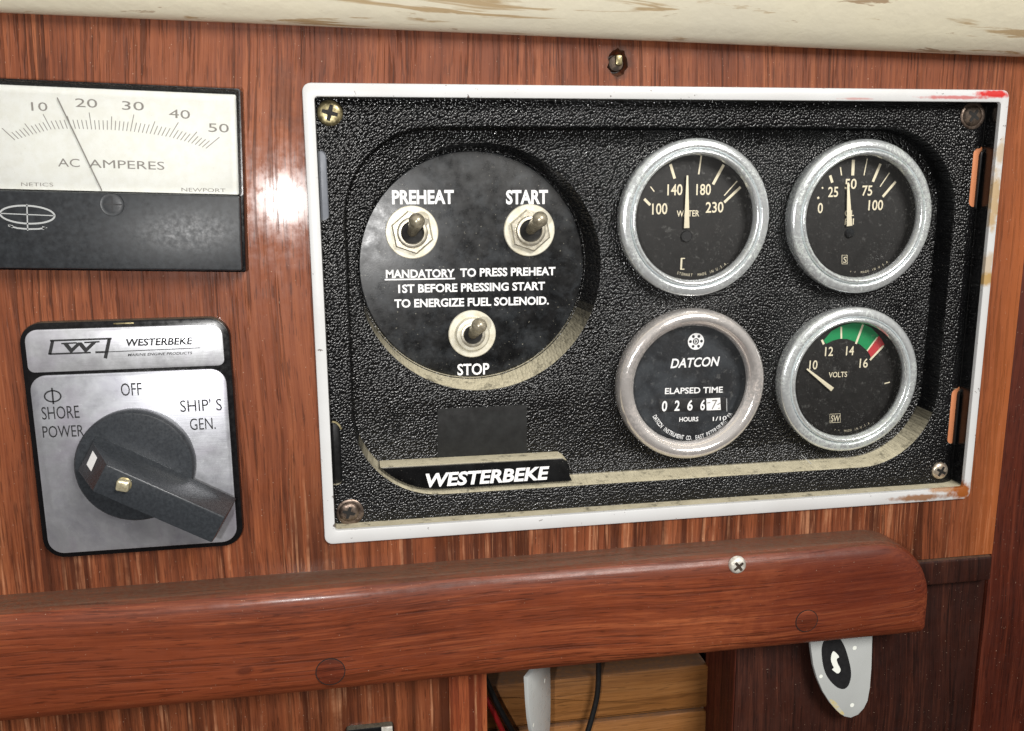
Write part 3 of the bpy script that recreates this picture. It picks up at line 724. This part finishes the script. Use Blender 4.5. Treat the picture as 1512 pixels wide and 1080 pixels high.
for s_, x0, x1, y in (('10', 891, 927, 350), ('12', 961, 997, 290), ('14', 1055, 1090, 287), ('16', 1115, 1152, 342)):
    tx.t(s_, Z6(x0, y), Z6(x1, y-1), 41/3.024, zt, bold=.01)
tx.t('VOLTS', Z6(978, 386), Z6(1060, 383), 24/3.024, zt, bold=.01)
tx.arc('* *  MADE IN U.S.A.', P(*Z6(1068, 405), zt), 245/3.024*.272, 103, 58, 1.0, zt)
tx.put(M['cream'], g)
q = MB(); q.ribbon([P(*Z6(*p), zt) for p in ((984, 550), (1031, 548), (1031, 586), (984, 588))], .22, zt, True)
text(q, 'SW', Z6(988, 583), Z6(1027, 582), 28/3.024, zt, bold=.01); kid(q, 'maker_mark', M['cream'], g)
needle(g, Z6, (882, 348), (996, 440), 8, 22)
# ================================================================ AMMETER
zf = -9.0
TR = Vector(P(353.5, 130.5, zf)); BR = Vector(P(357, 404, zf)); TL = Vector(P(0, 115, zf))
ex = (TR-TL).normalized(); ey = Vector((-ex.y, ex.x)); hgt = (BR-TR).length; wid = 2*(TR-Vector(P(166, 302, zf))).dot(ex)
def A2(s_, t_): q = TR-ex*(wid*(1-s_))+ey*(hgt*t_); return (q.x, q.y)
def arect(s0, t0, s1, t1, r):
    return [tuple(TR-ex*wid+ex*x+ey*y) for x, y in rr(s0*wid, t0*hgt, s1*wid, t1*hgt, r, 3)]
amm = thing('ammeter', 'rectangular AC ammeter with a white dial over a black lower half, above the changeover switch', 'ammeter', (*A2(.5, 1), 1.5))
tdiv = (Vector(P(350, 289.5, zf))-TR).dot(ey)/hgt
body = slab(arect(0, 0, 1, 1, .8), 1.5, -5.5, .4); case = kid(body, 'case', M['backplate'], amm)
b2 = slab(arect(.012, tdiv, .988, .985, .6), -5.4, zf, .5); kid(b2, 'lower_cover', M['meterblack'], amm)
q = slab(arect(.004, tdiv+.002, .012, .995, .1), -5.4, zf+1.8, .2); kid(q, 'case_lip', M['backplate'], amm)
dp = slab(arect(.018, .03, .982, tdiv-.006, .5), -5.5, -6.0, .1); dialo = kid(dp, 'dial', M['paper'], amm)
# clear cover: a shallow transparent box
cv = MB(); cv.loft([(arect(.006, .008, .994, tdiv-.002, .8), -5.6), (arect(.006, .008, .994, tdiv-.002, .8), zf+.8), (arect(.010, .016, .990, tdiv-.004, .8), zf+.2), (arect(.016, .026, .984, tdiv-.008, .7), zf)], False, True)
kid(cv, 'clear_cover', M['cover'], amm, smooth=0)
rim = MB()
o_, i_ = arect(.0, .0, 1.0, tdiv, .8), arect(.008, .012, .992, tdiv-.0, .6)
rim.loft([(o_, -5.4), (o_, -7.0), (i_, -7.0), (i_, -5.4)], False, False); kid(rim, 'rim', M['backplate'], amm)
zd = -6.08
tk = MB(); xb = [(0, 70, 372), (5, 155, 345), (10, 240, 322), (15, 335, 318), (20, 430, 322), (25, 522, 324), (30, 612, 331), (35, 704, 343), (40, 795, 358), (45, 882, 382), (50, 966, 411)]
def basept(i):
    for (a_, xa, ya), (b_, xb_, yb_) in zip(xb, xb[1:]):
        if a_ <= i <= b_: f = (i-a_)/(b_-a_); return xa+(xb_-xa)*f, ya+(yb_-ya)*f
for i in range(0, 51):
    x, y = basept(i); an = math.radians(-48+1.9*i+2.0); L = 84 if i % 10 == 0 else (66 if i % 5 == 0 else 46)
    stroke(tk, Z1(x, y), Z1(x+math.sin(an)*L, y-math.cos(an)*L*.95), .95, zd)
kid(tk, 'scale_marks', M['grey_ink'], amm)
tx = TX()
for s_, x0, y0, x1, y1 in (('10', 148, 234, 224, 236), ('20', 354, 216, 457, 221), ('30', 573, 229, 676, 234), ('40', 793, 267, 892, 273), ('50', 978, 333, 1074, 337)):
    tx.t(s_, Z1(x0, y0), Z1(x1, y1), 42/3.1775, zd, bold=-.001)
tx.t('AC', Z1(273, 496), Z1(375, 499), 40/3.1775, zd, bold=-.001); tx.t('AMPERES', Z1(418, 501), Z1(772, 512), 40/3.1775, zd, bold=-.001)
tx.t('NEWPORT', Z1(852, 613), Z1(1058, 617), 18/3.1775, zd, bold=-.004); tx.t('NETICS', Z1(100, 588), Z1(250, 590), 18/3.1775, zd, bold=-.008)
tx.put(M['grey_ink'], amm)
nd = MB(); a_ = P(*Z1(268, 173), -6.8); b_ = P(*Z1(478, 610), -6.8)
nd.tube([(a_[0], a_[1], -6.8), (b_[0], b_[1], -6.8)], .2, 6); kid(nd, 'needle', M['grey_ink'], amm)
so, x = phillips(amm, P(*Z1(528, 674), zf), 3.75, zf+.05, M['meterblack'], None, 0, name='zero_adjuster', h=.5)
x = MB(); c_ = P(*Z1(528, 674), zf); x.flat(rot([(c_[0]-2.9, c_[1]-.22), (c_[0]+2.9, c_[1]-.22), (c_[0]+2.9, c_[1]+.22), (c_[0]-2.9, c_[1]+.22)], c_, .03), zf-.50)
x.flat(rot([(c_[0]-.18, c_[1]-2.4), (c_[0]+.18, c_[1]-2.4), (c_[0]+.18, c_[1]+2.2), (c_[0]-.18, c_[1]+2.2)], c_, .06), zf-.52)
kid(x, 'screw_slot', M['ink'], so)
lg = MB(); zl = zf-.04; cx_, cy_ = 128, 722
lg.ribbon([P(*Z1(cx_+128*math.cos(t*math.pi/24), cy_+42*math.sin(t*math.pi/24)+math.cos(t*math.pi/24)*6), zl) for t in range(48)], .55, zl, True)
stroke(lg, Z1(0, 716), Z1(256, 727), 1.2, zl); stroke(lg, Z1(126, 673), Z1(130, 797), 1.5, zl)
lg.ribbon([P(*Z1(x_, y_), zl) for x_, y_ in spline([(38, 773), (80, 786), (130, 790), (180, 788), (216, 784)], 4)] if False else [P(*Z1(x_, y_), zl) for x_, y_ in ((38, 773), (80, 785), (130, 790), (180, 789), (216, 784))], .5, zl)
for tri in (((36, 768), (62, 772), (58, 786)), ((222, 783), (198, 776), (200, 794))): lg.flat([P(*Z1(*p), zl) for p in tri], zl)
kid(lg, 'emblem', M['dullwhite'], amm)
# ================================================================ CHANGEOVER SWITCH
sw = thing('changeover_switch', 'rotary switch with a scuffed metal plate and big grey pointer knob, below the ammeter', 'rotary switch', (-63.6, 165, 1.5))
q = [P(30, 476, 0), P(341, 467, 0), P(359, 800, 0), P(66, 826, 0)]
x0 = (q[0][0]+q[3][0])/2; x1 = (q[1][0]+q[2][0])/2; y0 = (q[0][1]+q[1][1])/2; y1 = (q[2][1]+q[3][1])/2
bp = slab(rr(x0, y0, x1, y1, 7.5, 10), 1.5, -2.0, .8); kid(bp, 'back_plate', M['backplate'], sw)
ym = P(*Z2(500, 268), -2.2)[1]; yn = P(*Z2(500, 288), -2.2)[1]
npl = slab(rr4(x0+2.0, y0+2.4, x1-2.4, ym+.2, (4.2, 4.2, 2.2, 2.2), 8), -1.9, -2.5, .25); kid(npl, 'name_plate', M['nameplate'], sw)
fpl = slab(rr4(x0+2.0, yn-.6, x1-2.2, y1-2.0, (5.5, 5.5, 5.5, 5.5), 8), -1.9, -2.5, .25); kid(fpl, 'dial_plate', M['plate'], sw)
zs = -2.6; tx = TX()
tx.t('OFF', Z2(461, 373), Z2(540, 370), 50/2.5725, zs, bold=-.002)
tx.t('SHORE', Z2(161, 463), Z2(303, 456), 50/2.5725, zs, bold=-.002); tx.t('POWER', Z2(164, 532), Z2(320, 526), 46/2.5725, zs, bold=-.002)
tx.t("SHIP' S", Z2(686, 434), Z2(844, 427), 46/2.5725, zs, bold=-.002); tx.t('GEN.', Z2(723, 503), Z2(820, 498), 46/2.5725, zs, bold=-.002)
ph = MB(); ph.ribbon([P(*Z2(200+31*math.cos(t*math.pi/12), 374+21*math.sin(t*math.pi/12)), zs) for t in range(24)], .5, zs, True)
stroke(ph, Z2(197, 342), Z2(203, 404), 2.0, zs); kid(ph, 'phase_symbol', M['ink'], sw)
tx.t('WESTERBEKE', Z2(480, 183), Z2(733, 176), 27/2.5725, zs, shear=.15, bold=.03)
tx.t('MARINE ENGINE PRODUCTS', Z2(486, 222), Z2(731, 214), 10/2.5725, zs, shear=.2, bold=.01)
tx.put(M['ink'], sw)
lg = MB()
for a_, b_, w_ in (((190, 163), (424, 155), 2.4), ((200, 163), (189, 214), 4.0), ((184, 214), (345, 208), 2.2), ((415, 157), (400, 230), 4.4), ((362, 207), (400, 206), 2.6), ((400, 206), (762, 190), 1.0)):
    stroke(lg, Z2(*a_), Z2(*b_), w_, zs)
text(lg, 'W', Z2(240, 207), Z2(372, 203), 36/2.5725, zs, shear=.1, bold=.03)
stroke(lg, Z2(233, 174), Z2(292, 171), 2, zs-.02); stroke(lg, Z2(320, 170), Z2(378, 167), 2, zs-.02)
kid(lg, 'maker_mark', M['ink'], sw)
q = MB(); q.box(P(*Z2(432, 112), -2)[0], P(*Z2(510, 112), -2)[0], y0+.9, y0+1.5, -2.2, -1.5, .15); kid(q, 'seam', M['brass'], sw)
# knob
kc = P(*Z2(512, 640), -7); ztop = -8.0
kn = MB(); rk = 19.9
kn.lathe(kc, [(rk, -2.5), (rk+.2, -5), (rk, -7.3), (rk-.5, -7.9), (rk-1.2, -8.0)], 96)
kb = kid(kn, 'knob', M['knob'], sw)
zk = -24.0
Fz = zk
F = [Vector(P(*Z2(*p), Fz)) for p in ((402, 632), (857, 833), (806, 930), (347, 737))]
Bs = [Vector(P(*Z2(*p), ztop+.1)) for p in ((366, 510), (893, 748), (858, 835), (306, 690))]
# keep the sides straight: long direction from the top edge
dl = (F[1]-F[0]).normalized(); dn = Vector((-dl.y, dl.x))
wF = ((F[3]-F[0]).dot(dn)+(F[2]-F[1]).dot(dn))/2
F0 = F[0]; F1 = F0+dl*(F[1]-F[0]).length; F2 = F1+dn*wF; F3 = F0+dn*wF
gb = MB()
ext = .5
lenR = 1.0
B0 = F0-dn*.6-dl*8.5; B1 = F1-dn*.6+dl*lenR; B2 = F2+dn*.6+dl*lenR; B3 = F3+dn*.6-dl*8.5
def rq(pts, r=.7):
    out = []
    n = len(pts)
    for i in range(n):
        p = pts[i]; a_ = (pts[i-1]-p).normalized(); b_ = (pts[(i+1) % n]-p).normalized()
        for t in (0, .5, 1):
            q0 = p+a_*r*(1-t)*(1-t)+b_*r*t*t; out.append((q0.x, q0.y))
    return out
gb.loft([(rq([B0-dn*1.2, B1-dn*1.0, B2+dn*1.0, B3+dn*1.2], .5), -7.9), (rq([B0-dn*.4, B1-dn*.4, B2+dn*.4, B3+dn*.4], .5), -9.4), (rq([F0-dl*8-dn*.5, F1+dl*lenR-dn*.5, F2+dl*lenR+dn*.5, F3-dl*8+dn*.5], .5), -12), (rq([F0, F1, F2, F3], .5), Fz+.5),
         (rq([F0+dl*.15+dn*.15, F1-dl*.15+dn*.15, F2-dl*.15-dn*.15, F3+dl*.15-dn*.15], .5), Fz+.12), (rq([F0+dl*.5+dn*.5, F1-dl*.5+dn*.5, F2-dl*.5-dn*.5, F3+dl*.5-dn*.5], .4), Fz)], False, True)
grip = kid(gb, 'grip', M['knob'], kb, smooth=30) if False else kid(gb, 'grip', M['knob'], sw, smooth=30)
# white pointer mark lies on the sloping end of the grip
mk = MB()
def slope(s_, t_):  # s along width 0..1, t from foot 0 to top 1
    a0 = Vector((*(F0-dl*8-dn*.5), -12)); a1 = Vector((*(F3-dl*8+dn*.5), -12)); b0 = Vector((*F0, Fz+.5)); b1 = Vector((*F3, Fz+.5))
    p = (a0*(1-s_)+a1*s_)*(1-t_)+(b0*(1-s_)+b1*s_)*t_; nrm = (a1-a0).cross(b0-a0).normalized()
    if nrm.z > 0: nrm = -nrm
    return p+nrm*.06
ids = [mk.vert(*slope(*p)) for p in ((.16, .18), (.16, .52), (.62, .56), (.62, .22))]
mk.f.append(tuple(ids)); kid(mk, 'pointer_mark', M['white'], grip)
sc_ = P(*Z2(468, 712), Fz-1); bo = MB()
bo.lathe(sc_, [(2.5, Fz+.02), (2.5, Fz-.25), (2.2, Fz-.4)], 24); kid(bo, 'washer', M['brass'], grip)
sq = rot(rr(sc_[0]-2.1, sc_[1]-1.9, sc_[0]+2.1, sc_[1]+1.9, .8, 4), sc_, .25)
bo = slab(sq, Fz-.3, Fz-2.6, .7); kid(bo, 'screw_head', M['gold'], grip)
# ================================================================ HAND RAIL
rail = thing('grab_rail', 'long varnished mahogany grab rail with a rounded right end, below the panel', 'grab rail', (60, 219, 1.5))
def RO(d): return rr4(-170+d, 178.6+d, 246.6-d, 221.6-d, (1, max(27-d*1.05, 1), max(4-d, .6), 1), 12)
rl = MB(); zr = -15.0
rl.loft([(RO(0), 1.5), (RO(0), -8.5), (RO(.35), -10.4), (RO(1.3), -12.2), (RO(2.8), -13.5), (RO(4.6), -14.3), (RO(7), -14.8), (RO(9.5), -15.1), (RO(12), -15.2)], False, True)
rl.v = [(x_, y_+(.0 if x_ > 0 else 0), z_) for x_, y_, z_ in rl.v]
rb = kid(rl, 'rail_body', M['rail'], rail, smooth=20)
for px, r in (((488, 992), 5.2), ((1191, 917), 4.6)):
    c_ = P(*px, -15.2); q = MB(); q.lathe(c_, [(r+.25, -14.9), (r+.25, -15.32)], 40)
    kid(q, 'plug_joint', M['hole'], rail)
    q = MB(); q.lathe(c_, [(r-.08, -14.9), (r-.08, -15.36), (r-.3, -15.42)], 40); kid(q, 'wood_plug', M['plug'], rail)
so, x = phillips(rail, P(1089, 835, -14.6), 3.6, -13.6, M['silver'], 'silver screw head near the right end', .9, h=2.3)
kid(x, 'screw_slot', M['steel_dark'], so)
# ================================================================ WHITE TONGUES
zt_ = -3.0
ol = [(108, -70), (786, -70), (780, 120), (772, 400), (755, 620), (730, 760), (690, 840), (630, 905), (550, 940), (480, 925), (400, 865), (330, 785), (250, 660), (190, 520), (150, 380), (125, 195)]
tc_ = P(*ZT(450, 20), zt_)
def sm(pts, k=4):
    n = len(pts); out = []
    for i in range(n):
        p0, p1, p2, p3 = (Vector(pts[(i+j-1) % n]) for j in range(4))
        for j in range(k):
            t = j/k; v = 0.5*((2*p1)+(p2-p0)*t+(2*p0-5*p1+4*p2-p3)*t*t+(3*p1-p0-3*p2+p3)*t**3); out.append((v.x, v.y))
    return out
tongue = thing('bracket', 'white plastic tongue with a black oval, hanging under the right end of the rail', 'bracket', (tc_[0], tc_[1], zt_))
op = [P(*ZT(*p), zt_) for p in ol]
kid(slab(op[:2]+op[2:], zt_+1.6, zt_, .35), 'tongue_body', M['tonguewhite'], tongue)
ov = [(240, 260), (250, 150), (300, 80), (400, 70), (470, 150), (520, 290), (550, 430), (548, 520), (520, 600), (470, 632), (400, 610), (320, 530), (265, 420)]
q = MB(); q.flat([P(*ZT(*p), zt_-.1) for p in sm(ov)], zt_-.1); kid(q, 'black_oval', M['ink'], tongue)
cu = [(365, 230), (400, 255), (425, 292), (400, 312), (410, 360), (440, 420), (430, 455), (405, 466), (375, 445), (350, 422), (368, 405), (352, 370), (338, 320), (345, 262)]
q = MB(); q.flat([P(*ZT(*p), zt_-.18) for p in sm(cu, 3)], zt_-.18); kid(q, 'white_curl', M['dot'], tongue)
q = MB()
for c_, r in (((590, 195), .95), ((232, 497), .85), ((563, 803), .95)): q.flat(circ(P(*ZT(*c_), zt_-.05), r, 16), zt_-.05)
kid(q, 'dots', M['dot'], tongue)
q = MB(); q.flat([P(*ZT(*p), zt_-.06) for p in sm([(330, 740), (390, 770), (440, 840), (480, 895), (455, 905), (400, 858), (335, 780)])], zt_-.06); kid(q, 'stain', M['stain'], tongue)
skip = ('black_oval', 'white_curl', 'stain')
def copy_tree(o, parent=None):
    c_ = o.copy(); col.objects.link(c_)
    if parent is not None: c_.parent = parent
    for ch in list(o.children):
        if ch.name not in skip: copy_tree(ch, c_)
    return c_
t2 = copy_tree(tongue); t2['label'] = 'white plastic tongue seen nearly edge-on, hanging in the opening under the rail'
bpz = P(797, 990, 4); t2.location = W(bpz[0]+.3, 232, 6); t2.rotation_euler = (0, 0, math.radians(60))
# ================================================================ CABLES
def cable(name, pts, r, mat, label):
    b0 = pts[-1]; q = MB(); q.tube(spline(pts, 8), r, 12)
    o = q.build(name, M[mat], base=b0, smooth=60); o['label'] = label; o['category'] = 'cable'; return o
def V3(u, v, z): p = P(u, v, z); return (p[0], p[1], z)
cable('black_cable', [V3(884, 930, 30), V3(884, 985, 30), V3(882, 1025, 29), V3(874, 1060, 28), V3(862, 1100, 27), V3(850, 1150, 27)], 1.25, 'cable', 'black cable hanging down in the middle of the opening, right of the white tongue')
cable('black_cable', [V3(700, 960, 24), V3(716, 1000, 24), V3(732, 1035, 23), V3(752, 1072, 22), V3(780, 1120, 22)], 1.3, 'cable', 'black cable curving beside a red one at the left of the opening')
cable('red_cable', [V3(698, 985, 27), V3(712, 1020, 27), V3(728, 1050, 26), V3(745, 1085, 26), V3(770, 1130, 26)], 1.2, 'redcable', 'red cable behind the black one at the left of the opening')
# small dark fitting at the foot of the lower wall
f0 = P(548, 1079, -1); fit = slab(rr(f0[0]-10, f0[1]-1.6, f0[0]+9, f0[1]+14, 1.5, 5), 1.4, -1.5, .6)
fo = thing('catch_plate', 'dark metal plate just showing at the bottom edge of the lower wall', 'plate', (f0[0], f0[1]+14, 1.5))
kid(fit, 'plate_body', M['backplate'], fo)
q = MB(); q.box(f0[0]+4, f0[0]+8.4, f0[1]-1.4, f0[1]+3, -2.1, -1.4, .3); kid(q, 'plate_edge', M['silver'], fo)
